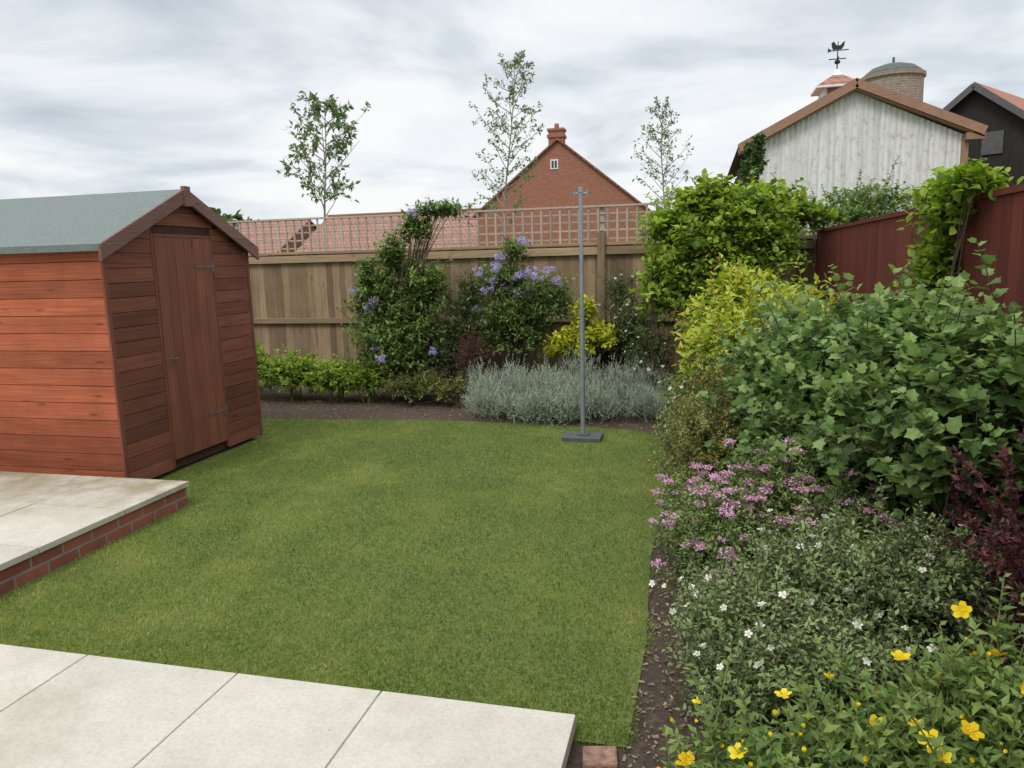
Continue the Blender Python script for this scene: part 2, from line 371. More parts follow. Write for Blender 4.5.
# ------------------------------------------------------------------ washing line post
def post():
    root=empty("washing_line_post");mb=MB();x,y=-1.07,7.12
    mb.tube([(x,y,.03)],[(x,y,1.25)],.024,.024,16,.4,0);mb.tube([(x,y,1.25)],[(x,y,2.40)],.019,.019,16,.6,0)
    mb.tube([(x,y,1.22)],[(x,y,1.28)],.028,.028,16,.4,0)
    mb.tube([(x-.06,y,2.37)],[(x+.06,y,2.37)],.008,.008,8,.4,0);mb.tube([(x,y,2.38)],[(x,y,2.43)],.024,.021,12,.4,0)
    mb.tube([(x-.06,y,2.35)],[(x-.06,y,2.40)],.010,.010,8,.4,0);mb.tube([(x+.06,y,2.35)],[(x+.06,y,2.40)],.010,.010,8,.4,0)
    mb.tube([(x+.02,y-.01,.95)],[(x+.05,y-.02,1.02)],.006,.006,6,.4,0)
    mb.build("pole",[M_metal],root,True)
    mb=MB();mb.box(x-.19,x+.19,y-.16,y+.12,.0,.045);mb.box(x-.06,x+.06,y-.06,y+.06,.045,.06)
    o=mb.build("base_plate",[plain("base_slate",(.07,.08,.085),.6,0,.3,20)],root);bevel(o,.006)
post()

# ------------------------------------------------------------------ plants kit
OVAL=([(0,0,0),(-.24,.40,.06),(.24,.40,.06),(0,.45,-.0),(0,1,-.12)],[[0,3,1],[0,2,3],[1,3,4],[3,2,4]])
WIDE=([(0,0,0),(-.34,.30,.09),(.34,.30,.09),(-.28,.68,.07),(.28,.68,.07),(0,.35,0),(0,1,-.12)],[[0,5,1],[0,2,5],[1,5,3],[5,2,4],[5,4,6],[5,6,3]])
LANCE=([(0,0,0),(-.12,.35,.03),(.12,.35,.03),(0,1,-.12)],[[0,2,1],[1,2,3]])
def lobed():
    p=[(0,.42,0),(0,0,0),(.24,.02,.03),(.46,.20,.09),(.36,.38,.05),(.48,.62,.09),(.25,.70,.03),(0,1.0,-.10),(-.25,.70,.03),(-.48,.62,.09),(-.36,.38,.05),(-.46,.20,.09),(-.24,.02,.03)]
    return (p,[[0,i,i+1] for i in range(1,12)]+[[0,12,1]])
LOBE=lobed()
PETAL=([(0,0,0),(-.36,.6,.1),(.36,.6,.1),(-.2,.98,.06),(.2,.98,.06)],[[0,2,1],[1,2,3],[3,2,4]])
DOT=([(0,0,0),(-.4,.5,.1),(.4,.5,.1),(0,1,0)],[[0,2,3,1]])
def unit(v): return v/(np.linalg.norm(v,axis=1,keepdims=True)+1e-9)
def twigset(clumps,n,bias=.45,up=.5,spread=.35,seed=0,zmin=.03):
    r=np.random.default_rng(seed);w=np.array([c[1][0]*c[1][1]*c[1][2] for c in clumps])**.75;w/=w.sum()
    idx=r.choice(len(clumps),n,p=w);C=np.array([c[0] for c in clumps])[idx];Rd=np.array([c[1] for c in clumps])[idx]
    u=unit(r.standard_normal((n,3)));u[:,2]=np.where(u[:,2]<-.35,-u[:,2],u[:,2])
    az=np.arctan2(u[:,1],u[:,0]);ph=idx*1.7
    lump=1+.17*np.sin(4*az+ph)*np.cos(3*u[:,2]*2+ph)+.13*np.sin(9*az+5*u[:,2]*3+2*ph)+.07*r.standard_normal(n)
    rr=r.random(n)**bias
    S=C+u*Rd*(rr*lump)[:,None];S[:,2]=np.maximum(S[:,2],zmin)
    D=unit(u*.8+np.array([0,0,up])+spread*r.standard_normal((n,3)))
    return S,D,rr,u,r,idx
def plant(name,clumps,n,L,m,size,shape,lm,base=None,stemmat=None,bias=.45,up=.5,spread=.35,seed=0,tvar=.16,side=.9,along=.5,nstems=14,flowers=None,fm=[],droop=.2,extra=None,stemr=.008,xmax=1.38,shoots=0):
    mb=MB();S,D,rr,u,r,idx=twigset(clumps,n,bias,up,spread,seed)
    S=S-D*(L*.55)
    S[:,0]=np.minimum(S[:,0],xmax);S[:,1]=np.where((S[:,1]>9.66)&(S[:,1]<10.5),9.66,S[:,1])
    Ls=L*r.uniform(.6,1.25,n)*(1+.5*(r.random(n)<.06))
    ttw=np.clip(.20+.42*rr**2+.20*np.maximum(u[:,2],0)+tvar*r.standard_normal(n),0,1)  # inner twigs tinted darker, upper ones lighter: shrub shading painted into leaf colour
    ref=unit(np.cross(D,unit(r.standard_normal((n,3)))));bn=np.cross(D,ref)
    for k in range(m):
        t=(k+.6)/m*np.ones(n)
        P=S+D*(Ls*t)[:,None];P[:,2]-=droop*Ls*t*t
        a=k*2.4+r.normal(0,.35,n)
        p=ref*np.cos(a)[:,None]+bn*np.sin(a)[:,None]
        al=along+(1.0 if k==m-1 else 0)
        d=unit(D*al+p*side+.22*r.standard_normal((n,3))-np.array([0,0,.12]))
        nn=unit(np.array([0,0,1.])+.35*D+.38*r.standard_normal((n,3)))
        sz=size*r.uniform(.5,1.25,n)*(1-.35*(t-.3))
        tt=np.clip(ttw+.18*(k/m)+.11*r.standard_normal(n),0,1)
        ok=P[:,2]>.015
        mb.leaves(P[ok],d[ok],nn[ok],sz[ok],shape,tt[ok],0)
    T=S+D*Ls[:,None];T[:,2]-=droop*Ls
    mid=S+D*(Ls*.5)[:,None];mid[:,2]-=droop*Ls*.25
    mb.tube(S,mid,.0028*max(1,L*5),.002*max(1,L*4),3,.5,1);mb.tube(mid,T,.002*max(1,L*4),.0008,3,.6,1)
    cand=np.where((u[:,2]>.15)&(rr>.75))[0]
    if shoots and len(cand):
        for q in r.choice(cand,min(shoots,len(cand)),replace=False):
            ln=L*r.uniform(1.0,2.1);d0=unit((D[q]+np.array([0,0,.7])+.3*r.standard_normal(3))[None])[0];s0=T[q]-d0*L*.4
            cnt=int(m*1.8);ts=(np.arange(cnt)+.5)/cnt;C=s0+d0*(ln*ts)[:,None];C[:,2]-=.25*ln*ts**2
            mb.tube(C[:-1],C[1:],.0035,.0022,3,.6,1)
            a=np.arange(cnt)*2.4+r.random()*6;x1=np.cross(d0,[.3,.2,1]);x1/=np.linalg.norm(x1);y1=np.cross(d0,x1)
            p=np.cos(a)[:,None]*x1+np.sin(a)[:,None]*y1
            mb.leaves(C,unit(p+.45*d0+.15*r.standard_normal((cnt,3))),unit(np.array([0,0,1.])+.3*r.standard_normal((cnt,3))),size*(1.15-.6*ts)*r.uniform(.8,1.1,cnt),shape,np.clip(.55+.35*ts+.08*r.standard_normal(cnt),0,1),0)
    base=base or [(c[0][0],c[0][1],0) for c in clumps]
    B=np.array(base,float)
    for ci,c in enumerate(clumps):
        sel=np.where(idx==ci)[0]
        if len(sel)==0: continue
        for q in r.choice(sel,min(nstems,len(sel)),replace=False):
            b=B[min(ci,len(B)-1)]+np.array([r.normal(0,.05),r.normal(0,.05),0]);e=S[q]
            m1=b+(e-b)*np.array([.25,.25,.45]);m2=b+(e-b)*np.array([.62,.62,.8])
            mb.tube([b,m1,m2],[m1,m2,e],[stemr,stemr*.8,stemr*.55],[stemr*.8,stemr*.55,stemr*.3],5,.4,1)
    if flowers: flowers(mb,T,D,u,rr,r)
    if extra: extra(mb,r)
    return mb.build(name,[lm,stemmat or M_stem]+list(fm))
def petals(mb,P,Nn,size,np_,mat,r,cup=.25,tint=None):
    n=len(P)
    if n==0: return
    ref=unit(np.cross(Nn,unit(r.standard_normal((n,3)))));bn=np.cross(Nn,ref)
    tint=r.random(n) if tint is None else tint
    sz=size*r.uniform(.75,1.15,n)
    for k in range(np_):
        a=2*np.pi*k/np_+r.normal(0,.08,n);d=ref*np.cos(a)[:,None]+bn*np.sin(a)[:,None]+Nn*(cup+.1*r.standard_normal((n,1)))
        mb.leaves(P,d,Nn,sz,PETAL,tint,mat)
def dots(mb,P,rad,k,size,mat,r,flat=1.0):
    n=len(P)
    if n==0:return
    Q=np.repeat(P,k,axis=0)+unit(r.standard_normal((n*k,3)))*np.repeat(rad,k)[:,None]*(r.random((n*k,1))**.4)*np.array([1,1,flat])
    mb.leaves(Q,unit(r.standard_normal((n*k,3))*np.array([1,1,.5])),unit(r.standard_normal((n*k,3))*.6+np.array([0,-.4,.8])),size,DOT,r.random(n*k),mat)

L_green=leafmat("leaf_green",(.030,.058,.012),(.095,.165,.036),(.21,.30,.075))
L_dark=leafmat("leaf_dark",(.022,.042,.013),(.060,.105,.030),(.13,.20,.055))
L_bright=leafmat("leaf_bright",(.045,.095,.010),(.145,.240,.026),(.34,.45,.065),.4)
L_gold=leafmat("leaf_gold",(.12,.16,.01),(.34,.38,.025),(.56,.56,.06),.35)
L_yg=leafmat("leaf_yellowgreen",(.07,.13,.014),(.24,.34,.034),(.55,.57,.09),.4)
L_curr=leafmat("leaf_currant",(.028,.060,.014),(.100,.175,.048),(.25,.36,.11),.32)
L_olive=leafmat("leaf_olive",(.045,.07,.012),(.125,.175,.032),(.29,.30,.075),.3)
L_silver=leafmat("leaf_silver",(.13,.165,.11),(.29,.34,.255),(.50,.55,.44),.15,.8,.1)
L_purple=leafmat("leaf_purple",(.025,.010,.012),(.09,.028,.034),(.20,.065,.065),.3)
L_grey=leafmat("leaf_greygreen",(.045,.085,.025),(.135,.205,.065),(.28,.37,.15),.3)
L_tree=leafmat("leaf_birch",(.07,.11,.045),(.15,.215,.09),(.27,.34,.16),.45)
F_white=leafmat("petal_white",(.6,.6,.55),(.78,.78,.74),(.85,.85,.82),.3,.6,.2)
F_pink=leafmat("petal_pink",(.44,.17,.31),(.63,.34,.49),(.80,.60,.70),.3,.6,.2)
F_lilac=leafmat("petal_lilac",(.30,.23,.48),(.47,.39,.67),(.66,.59,.80),.3,.6,.2)
F_yellow=leafmat("petal_yellow",(.65,.42,.01),(.80,.60,.015),(.88,.72,.05),.3,.5,.2)
F_red=leafmat("leaf_redtip",(.20,.08,.025),(.34,.16,.04),(.45,.28,.07),.3)

# --- back bed
plant("low_green_shrub",[((-5.2,8.75,.28),(.55,.35,.36)),((-4.55,8.7,.24),(.4,.32,.30)),((-6.1,8.8,.4),(.5,.35,.45)),((-4.1,8.75,.25),(.35,.28,.28))],1700,.16,7,.055,WIDE,L_bright,seed=1,stemmat=M_gstem,spread=.5,shoots=30)
def fl_white_back(mb,T,D,u,rr,r):
    k=np.where((u[:,1]<.1)&(rr>.75)&(u[:,2]>-.2))[0];k=r.choice(k,min(45,len(k)),replace=False);petals(mb,T[k],unit(D[k]+np.array([0,-.5,.3])),.022,5,2,r)
def lilac(nf):
    def f(mb,T,D,u,rr,r):
        k=np.where((u[:,1]<.1)&(rr>.8)&(u[:,2]>-.1))[0];k=r.choice(k,min(nf,len(k)),replace=False)
        for j in k:
            P=T[j]+np.array([0,-.05,.03])+unit(r.standard_normal((9,3)))*.055*np.array([1.2,1,.7]);dots(mb,P,np.full(9,.030),20,.019,2,r)
    return f
plant("tall_buddleia_shrub",[((-3.75,8.95,.65),(.62,.42,.65)),((-4.0,9.0,1.25),(.36,.25,.48)),((-3.4,9.0,1.35),(.36,.25,.42)),((-3.78,9.0,1.75),(.2,.18,.4)),((-3.45,8.95,2.18),(.22,.14,.22)),((-3.1,8.95,2.42),(.34,.12,.13)),((-4.15,9.0,1.6),(.12,.12,.3))],2300,.25,7,.09,OVAL,L_green,seed=2,flowers=lilac(9),fm=[F_lilac],base=[(-3.7,8.95,0)],up=.7,stemr=.012,nstems=12,spread=.5,droop=.4,shoots=28)
plant("purple_smoke_bush",[((-2.88,9.1,.75),(.34,.3,.7)),((-3.1,9.0,.5),(.3,.3,.45)),((-2.8,9.2,1.3),(.25,.2,.4))],1000,.2,7,.05,OVAL,L_dark,seed=3,stemmat=M_stem,spread=.5,shoots=14)
plant("lilac_flower_shrub",[((-2.25,9.05,.85),(.5,.38,.62)),((-2.35,9.1,1.4),(.36,.28,.38)),((-1.8,9.05,1.2),(.34,.3,.42)),((-2.2,9.1,1.85),(.18,.15,.2))],1800,.2,7,.065,OVAL,L_green,seed=4,flowers=lilac(19),fm=[F_lilac],base=[(-2.2,9.05,0)],spread=.5,shoots=25)
plant("berberis_purple_shrub",[((-2.68,8.75,.5),(.24,.22,.42))],320,.26,9,.035,OVAL,L_purple,seed=5)
plant("golden_shrub",[((-1.45,8.75,.72),(.28,.22,.22)),((-1.15,8.8,.80),(.22,.2,.18)),((-1.3,8.8,1.12),(.14,.1,.2))],380,.18,7,.075,WIDE,L_gold,seed=6,base=[(-1.3,8.8,0)],spread=.6)
plant("cotoneaster_shrub",[((-.72,9.0,.75),(.38,.3,.6)),((-1.15,9.2,.5),(.4,.3,.5)),((-.9,9.2,1.25),(.25,.2,.35)),((-.5,8.6,.6),(.3,.25,.5))],1300,.18,8,.045,OVAL,L_dark,seed=7,flowers=fl_white_back,fm=[F_white],spread=.5,shoots=20)
plant("low_dark_shrub",[((-3.4,8.6,.2),(.5,.26,.24)),((-2.8,8.55,.18),(.35,.2,.22))],650,.13,7,.04,OVAL,L_olive,seed=8)
cl=[]
r0=np.random.default_rng(3)
for i in range(34):
    x=r0.uniform(-2.5,-.38);y=r0.uniform(7.70,8.5);e=1-abs(x+1.4)/1.9
    cl.append(((x,y,.12+.10*(y-7.7)),(r0.uniform(.20,.30),r0.uniform(.18,.26),(r0.uniform(.16,.22)+.32*(y-7.72))*(.65+.5*e))))
plant("silver_santolina",cl,12000,.09,7,.024,LANCE,L_silver,seed=9,up=.9,spread=.5,side=.7,along=1.0,bias=.3,nstems=1,droop=0,stemmat=L_silver,stemr=.004,tvar=.12)

# --- climber corner & right bed
mb=MB();mb.box(-.50,-.42,8.52,8.60,0,1.5,.3);mb.box(-.22,-.15,8.32,8.39,0,1.2,.2)
mb.build("timber_post",[wood("post_wood",(.05,.035,.025),(.10,.07,.045),(.15,.11,.07),'z')])
plant("golden_hop_climber",[((.15,8.75,1.7),(.62,.45,.75)),((-.25,8.7,1.35),(.36,.4,.62)),((.6,8.9,1.9),(.5,.4,.62)),((.1,8.8,2.35),(.4,.3,.32)),((-.3,8.7,2.1),(.25,.2,.25)),((.75,9.1,2.35),(.5,.25,.25)),((1.15,9.3,2.2),(.35,.2,.18)),((.4,8.5,1.0),(.6,.4,.7))],3300,.30,8,.085,WIDE,L_bright,seed=10,base=[(.1,8.7,0)],nstems=6,droop=.55,stemr=.01,xmax=2,spread=.6,tvar=.22,shoots=50)
plant("fence_top_creeper",[((1.75,9.6,2.15),(.6,.4,.22)),((2.1,10.6,2.3),(.7,.5,.35))],500,.25,7,.06,WIDE,L_green,seed=11,nstems=2,xmax=3,droop=.5,shoots=10)
def fl_redtips(p,sz=.055):
    def f(mb,T,D,u,rr,r):
        k=np.where((u[:,2]>.2)&(rr>.6)&(r.random(len(rr))<p))[0]
        for j in range(4):
            mb.leaves(T[k],unit(D[k]+.6*r.standard_normal((len(k),3))),unit(r.standard_normal((len(k),3))+np.array([0,0,1])),sz,OVAL,r.random(len(k)),2)
    return f
plant("yellow_leaf_shrub",[((.66,6.9,.78),(.54,.55,.62)),((.30,7.2,.75),(.44,.45,.62)),((.85,6.7,.98),(.40,.4,.45)),((.42,7.5,1.2),(.34,.3,.45)),((.25,6.6,.8),(.3,.35,.45))],2300,.26,7,.105,OVAL,L_yg,seed=12,up=.6,nstems=10,flowers=fl_redtips(.12),fm=[F_red],base=[(.7,7,0)],stemr=.012,spread=.5,tvar=.2,shoots=26)
def fl_white_mid(mb,T,D,u,rr,r):
    k=np.where((u[:,0]<.3)&(rr>.7)&(u[:,2]>-.1))[0];k=r.choice(k,min(34,len(k)),replace=False);petals(mb,T[k],unit(D[k]+np.array([-.2,-.5,.3])),.02,5,2,r)
plant("white_cistus_shrub",[((.05,6.9,.35),(.34,.4,.42)),((-.02,6.2,.3),(.27,.4,.34))],1000,.16,7,.045,OVAL,L_green,seed=13,flowers=fl_white_mid,fm=[F_white])
plant("olive_shrub",[((.10,5.25,.38),(.34,.5,.40)),((.3,5.8,.55),(.4,.4,.42)),((.05,4.85,.25),(.25,.3,.26))],1900,.2,10,.036,OVAL,L_olive,seed=14,up=.8,spread=.45,flowers=fl_redtips(.10,.03),fm=[F_red],shoots=45)
plant("flowering_currant_shrub",[((.70,5.35,.72),(.54,.6,.62)),((.92,4.5,.82),(.50,.6,.66)),((1.02,3.8,.80),(.42,.5,.64)),((.70,4.7,.5),(.48,.6,.48)),((.95,5.8,.88),(.35,.5,.42)),((1.10,4.1,1.28),(.28,.55,.30)),((1.12,3.4,.95),(.30,.35,.52)),((1.2,3.3,1.25),(.16,.3,.26))],3700,.25,7,.066,LOBE,L_curr,seed=15,up=.6,nstems=12,stemr=.010,base=[(.95,5,0),(1,4.5,0),(1.05,4,0),(.9,4.8,0),(1,5.6,0),(1.1,4.4,0),(1.1,3.6,0)],droop=.25,spread=.5,tvar=.2,shoots=70)
plant("hop_vine",[((1.36,4.65,1.96),(.10,.24,.22)),((1.34,4.75,1.60),(.08,.18,.3)),((1.38,4.35,2.1),(.10,.24,.09))],320,.18,6,.07,WIDE,L_bright,seed=16,droop=.5,nstems=4,base=[(1.32,4.7,0)],xmax=1.36,spread=.6,shoots=5)
def arch_extra(mb,r):
    for q in range(13):
        b=np.array([1.28+r.normal(0,.05),2.9+r.normal(0,.15),.05]);e=b+np.array([r.uniform(-.48,.0),r.uniform(-.35,.35),r.uniform(.6,1.3)])
        ts=np.linspace(0,1,26);mid=b+(e-b)*.5+np.array([.06,.05,.28])
        C=((1-ts)**2)[:,None]*b+(2*ts*(1-ts))[:,None]*mid+(ts**2)[:,None]*e
        C[:,0]=np.minimum(C[:,0],1.37)
        mb.tube(C[:-1],C[1:],.0045,.003,4,.5,1)
        for k in range(8):
            P=C[4:]+r.normal(0,.008,(22,3));mb.leaves(P,unit(r.standard_normal((22,3))+np.array([0,0,.4])),unit(r.standard_normal((22,3))+np.array([0,0,.8])),r.uniform(.024,.042,22),OVAL,np.clip(r.normal(.5,.25,22),0,1),0)
plant("purple_berberis",[((1.24,2.9,.35),(.15,.25,.34))],210,.2,8,.032,OVAL,L_purple,seed=17,extra=arch_extra,stemmat=plain("berberis_stem",(.10,.03,.03)))
def fl_spi(mb,T,D,u,rr,r):
    k=np.where((u[:,2]>.0)&(rr>.55)&(u[:,0]<.85))[0];k=r.choice(k,min(165,len(k)),replace=False)
    dots(mb,T[k]+np.array([0,0,.02]),r.uniform(.026,.050,len(k)),58,.0135,2,r,.35)
plant("pink_spiraea",[((.22,3.85,.26),(.38,.42,.29)),((.5,4.1,.38),(.40,.35,.34)),((.02,4.25,.22),(.22,.4,.25)),((.08,3.7,.16),(.20,.3,.19)),((.7,3.7,.32),(.3,.3,.3))],2400,.15,10,.035,OVAL,L_green,seed=18,up=.9,flowers=fl_spi,fm=[F_pink],spread=.45)
def fl_pot(mb,T,D,u,rr,r):
    k=np.where((u[:,2]>-.1)&(rr>.62))[0];k=r.choice(k,min(85,len(k)),replace=False)
    Nn=unit(D[k]*.6+np.array([-.15,-.45,.6])+.3*r.standard_normal((len(k),3)))
    petals(mb,T[k]+Nn*.016,Nn,.0175,5,2,r,.15);dots(mb,T[k]+Nn*.02,np.full(len(k),.004),10,.004,3,r)
plant("white_potentilla",[((.30,2.95,.22),(.36,.36,.28)),((.62,3.15,.32),(.42,.38,.32)),((.16,2.68,.13),(.2,.24,.17)),((.95,3.15,.34),(.26,.32,.32)),((.10,3.2,.13),(.18,.3,.17)),((.5,2.6,.22),(.35,.25,.26))],3400,.16,9,.032,OVAL,L_grey,seed=19,up=.75,flowers=fl_pot,fm=[F_white,F_yellow],spread=.5,shoots=80,tvar=.2)
def fl_hyp(mb,T,D,u,rr,r):
    k=np.where((u[:,2]>.1)&(rr>.6))[0];k=r.choice(k,min(160,len(k)),replace=False)
    Nn=unit(D[k]*.6+np.array([-.1,-.4,.7])+.35*r.standard_normal((len(k),3)))
    q=36;a=k[:q];petals(mb,T[a]+Nn[:q]*.03,Nn[:q],.030,5,2,r,.4);dots(mb,T[a]+Nn[:q]*.04,np.full(len(a),.012),26,.006,2,r)
    b=k[q:];petals(mb,T[b]+Nn[q:]*.015,Nn[q:],.015,4,2,r,2.0)
plant("yellow_hypericum",[((.44,2.08,.18),(.36,.26,.24)),((.74,2.18,.25),(.32,.3,.28)),((.14,2.15,.10),(.24,.22,.16)),((.98,2.35,.28),(.28,.3,.30)),((.3,1.85,.12),(.4,.2,.18))],1500,.18,8,.052,OVAL,L_green,seed=20,up=1.0,flowers=fl_hyp,fm=[F_yellow],stemmat=M_gstem,spread=.45,shoots=35)
plant("ground_cover",[((.45,5.0,.05),(.6,1.0,.14)),((.5,6.5,.05),(.6,1.0,.14)),((.7,3.6,.05),(.5,.8,.16)),((.9,2.7,.08),(.5,.7,.2)),((1.2,3.2,.35),(.15,.6,.4))],1600,.12,7,.035,OVAL,L_dark,seed=23,nstems=1)

# ------------------------------------------------------------------ young trees beyond fence
def tree(name,x,y,H,z0,W,nb,lsz,lm,seed,trunk=.035,lean=0,shape=OVAL,tw=5,lpt=7):
    r=np.random.default_rng(seed);mb=MB()
    ts=np.linspace(0,1,13);C=np.stack([x+lean*ts**1.5+.06*np.sin(ts*7+seed),y+.05*np.cos(ts*5),H*ts],1)
    rad=trunk*(1-ts*.85);mb.tube(C[:-1],C[1:],rad[:-1],rad[1:],8,.5,1)
    for b in range(nb):
        t=z0/H+(1-z0/H)*((b+.5)/nb)**.9*.97;p=np.array([np.interp(t,ts,C[:,i]) for i in range(3)])
        az=b*2.4+r.normal(0,.3);k=(t-z0/H)/(1-z0/H);ln=W*(.45+.75*math.sin(math.pi*min(1,k*.85+.18)))*r.uniform(.6,1.1)
        d=np.array([math.cos(az),math.sin(az),r.uniform(.6,1.2)]);d/=np.linalg.norm(d);e=p+d*ln;mid=p+d*ln*.5+np.array([0,0,-.04*ln])
        mb.tube([p,mid],[mid,e],[trunk*.35,trunk*.22],[trunk*.22,trunk*.08],4,.5,1)
        for q in range(tw):
            f=r.uniform(.3,1);s=p+(e-p)*f;dd=unit((d+.8*r.standard_normal(3))[None])[0];l2=ln*r.uniform(.2,.42)
            te=s+dd*l2;mb.tube([s],[te],trunk*.12,trunk*.05,3,.5,1)
            P=s+(te-s)*r.uniform(.2,1.05,(lpt,1))+.02*r.standard_normal((lpt,3))
            mb.leaves(P,unit(.6*dd+.8*r.standard_normal((lpt,3))-np.array([0,0,.3])),unit(np.array([0,0,.6])+.7*r.standard_normal((lpt,3))),lsz*r.uniform(.6,1.2,lpt),shape,np.clip(r.normal(.5,.22,lpt),0,1),0)
    return mb.build(name,[lm,plain(name+"_bark",(.30,.27,.22),.9,0,.4,12)])
tree("young_rowan_tree",-8.35,16,5.4,2.8,1.05,26,.13,L_tree,8,.045,.1,OVAL,6,11)
tree("young_birch_tree",-4.15,16,6.0,2.4,.78,38,.085,L_tree,2,.035,.35,OVAL,6,8)
tree("young_birch_tree",-.72,17,5.0,2.6,.62,34,.075,L_tree,5,.03,0,OVAL,5,7)
tree("ivy_clad_tree",1.42,22,4.9,2.8,.4,30,.13,L_dark,6,.05,.1,OVAL,8,12)
def mass(name,specs,n,sz,lm,seed):
    return plant(name,specs,n,.5,8,sz,WIDE,lm,seed=seed,nstems=3,xmax=1e3,stemr=.03)
mass("neighbour_shrubs",[((-.4,13.5,1.7),(.7,.6,1.0)),((1.6,12.5,1.5),(1.0,.6,.9)),((3.2,12.5,1.4),(1.2,.7,.95))],900,.10,L_green,31)
mass("distant_trees",[((-42,60,2.5),(7,4,4.0)),((-60,75,3),(12,5,4)),((30,70,3),(10,5,3.5))],1500,.9,L_dark,32)

# ------------------------------------------------------------------ houses
B_house=brick("house_brick",(.37,.125,.07),(.31,.10,.06),(.30,.19,.14))
T_red=tiles("red_roof_tile",(.30,.13,.09),(.25,.10,.07))
T_pink=tiles("weathered_roof_tile",(.38,.19,.14),(.31,.15,.115))
M_white=plain("white_paint",(.75,.75,.73),.6,0,.06,5)
M_glass=plain("window_glass",(.03,.04,.05),.15,0,.2,3,0)
def gable_house(name,cx,y,w,dep,ze,zp,wall,roof,ridge='y',chim=None,windows=()):
    root=empty(name)
    mb=MB()
    if ridge=='y':
        a,b=cx-w/2,cx+w/2;V=[(a,y,0),(b,y,0),(b,y,ze),(cx,y,zp),(a,y,ze),(a,y+dep,0),(b,y+dep,0),(b,y+dep,ze),(cx,y+dep,zp),(a,y+dep,ze)]
        mb.add(V,[[0,1,2,3,4]]);mb.add(V,[[5,9,8,7,6]]);mb.add(V,[[0,4,9,5],[1,6,7,2]])
        mb.build("walls",[wall],root)
        mb=MB();s=(zp-ze)/(w/2);o=.25
        for sg in (-1,1):
            xe=cx+sg*(w/2+o);z=ze-s*o
            p=[(cx,y-.15,zp+.02),(xe,y-.15,z+.02),(xe,y+dep+.1,z+.02),(cx,y+dep+.1,zp+.02)]
            if sg>0:p=p[::-1]
            mb.hexa([*p,*[(q[0],q[1],q[2]+.12) for q in p]])
        mb.build("roof",[roof],root)
    else:
        a,b=cx-w/2,cx+w/2;ym=y+dep/2;V=[(a,y,0),(a,y+dep,0),(a,y+dep,ze),(a,ym,zp),(a,y,ze),(b,y,0),(b,y+dep,0),(b,y+dep,ze),(b,ym,zp),(b,y,ze)]
        mb.add(V,[[0,4,3,2,1]]);mb.add(V,[[5,6,7,8,9]]);mb.add(V,[[0,5,9,4],[1,2,7,6]]);mb.build("walls",[wall],root)
        mb=MB();s=(zp-ze)/(dep/2);o=.3
        for sg in (-1,1):
            ye=ym+sg*(dep/2+o);z=ze-s*o;p=[(a-.1,ye,z+.02),(b+.1,ye,z+.02),(b+.1,ym,zp+.02),(a-.1,ym,zp+.02)]
            if sg>0:p=p[::-1]
            mb.hexa([*p,*[(q[0],q[1],q[2]+.12) for q in p]])
        mb.beam((a-.1,ym,zp+.16),(b+.1,ym,zp+.16),.25,.14,.4)
        mb.build("roof",[roof],root)
    if chim:
        mb=MB();x0,x1,y0,y1,z0,z1=chim;mb.box(x0,x1,y0,y1,z0,z1);mb.box(x0-.07,x1+.07,y0-.07,y1+.07,z1-.35,z1-.2);mb.box(x0-.06,x1+.06,y0-.06,y1+.06,z1+.001,z1+.12)
        mb.lathe((x0+x1)/2,(y0+y1)/2,[(.14,z1+.12),(.12,z1+.4),(.1,z1+.4)],10)
        mb.build("chimney",[wall],root)
    if windows:
        mb=MB()
        for (wx,wz,ww,wh) in windows:
            mb.box(wx-ww/2,wx+ww/2,y-.04,y+.0,wz-wh/2,wz+wh/2,.5,0);mb.box(wx-ww/2+.07,wx-.03,y-.06,y-.041,wz-wh/2+.07,wz+wh/2-.07,.5,1);mb.box(wx+.03,wx+ww/2-.07,y-.06,y-.041,wz-wh/2+.07,wz+wh/2-.07,.5,1)
        mb.build("windows",[M_white,M_glass],root)
    return root
gable_house("brick_house",-7.2,40,9.2,11,4.3,8.0,B_house,T_red,'y',(-7.8,-7.0,40.5,41.2,7.1,8.6),[(-7.3,1.6,1.6,1.2),(-7.4,6.8,.42,.5)])
gable_house("terraced_house",-18.0,42,12,9,2.6,4.95,B_house,T_pink,'x',None,[(-15,1.5,1.2,1.2),(-20,1.5,1.2,1.2)])
gable_house("terraced_house",-29.5,41,9,9,2.5,4.75,B_house,T_pink,'x',(-33.6,-33,45,45.6,4,5.1),[(-28,1.5,1.2,1.2)])
gable_house("terraced_house",-46,44,14,9,2.7,4.4,B_house,T_red,'x')

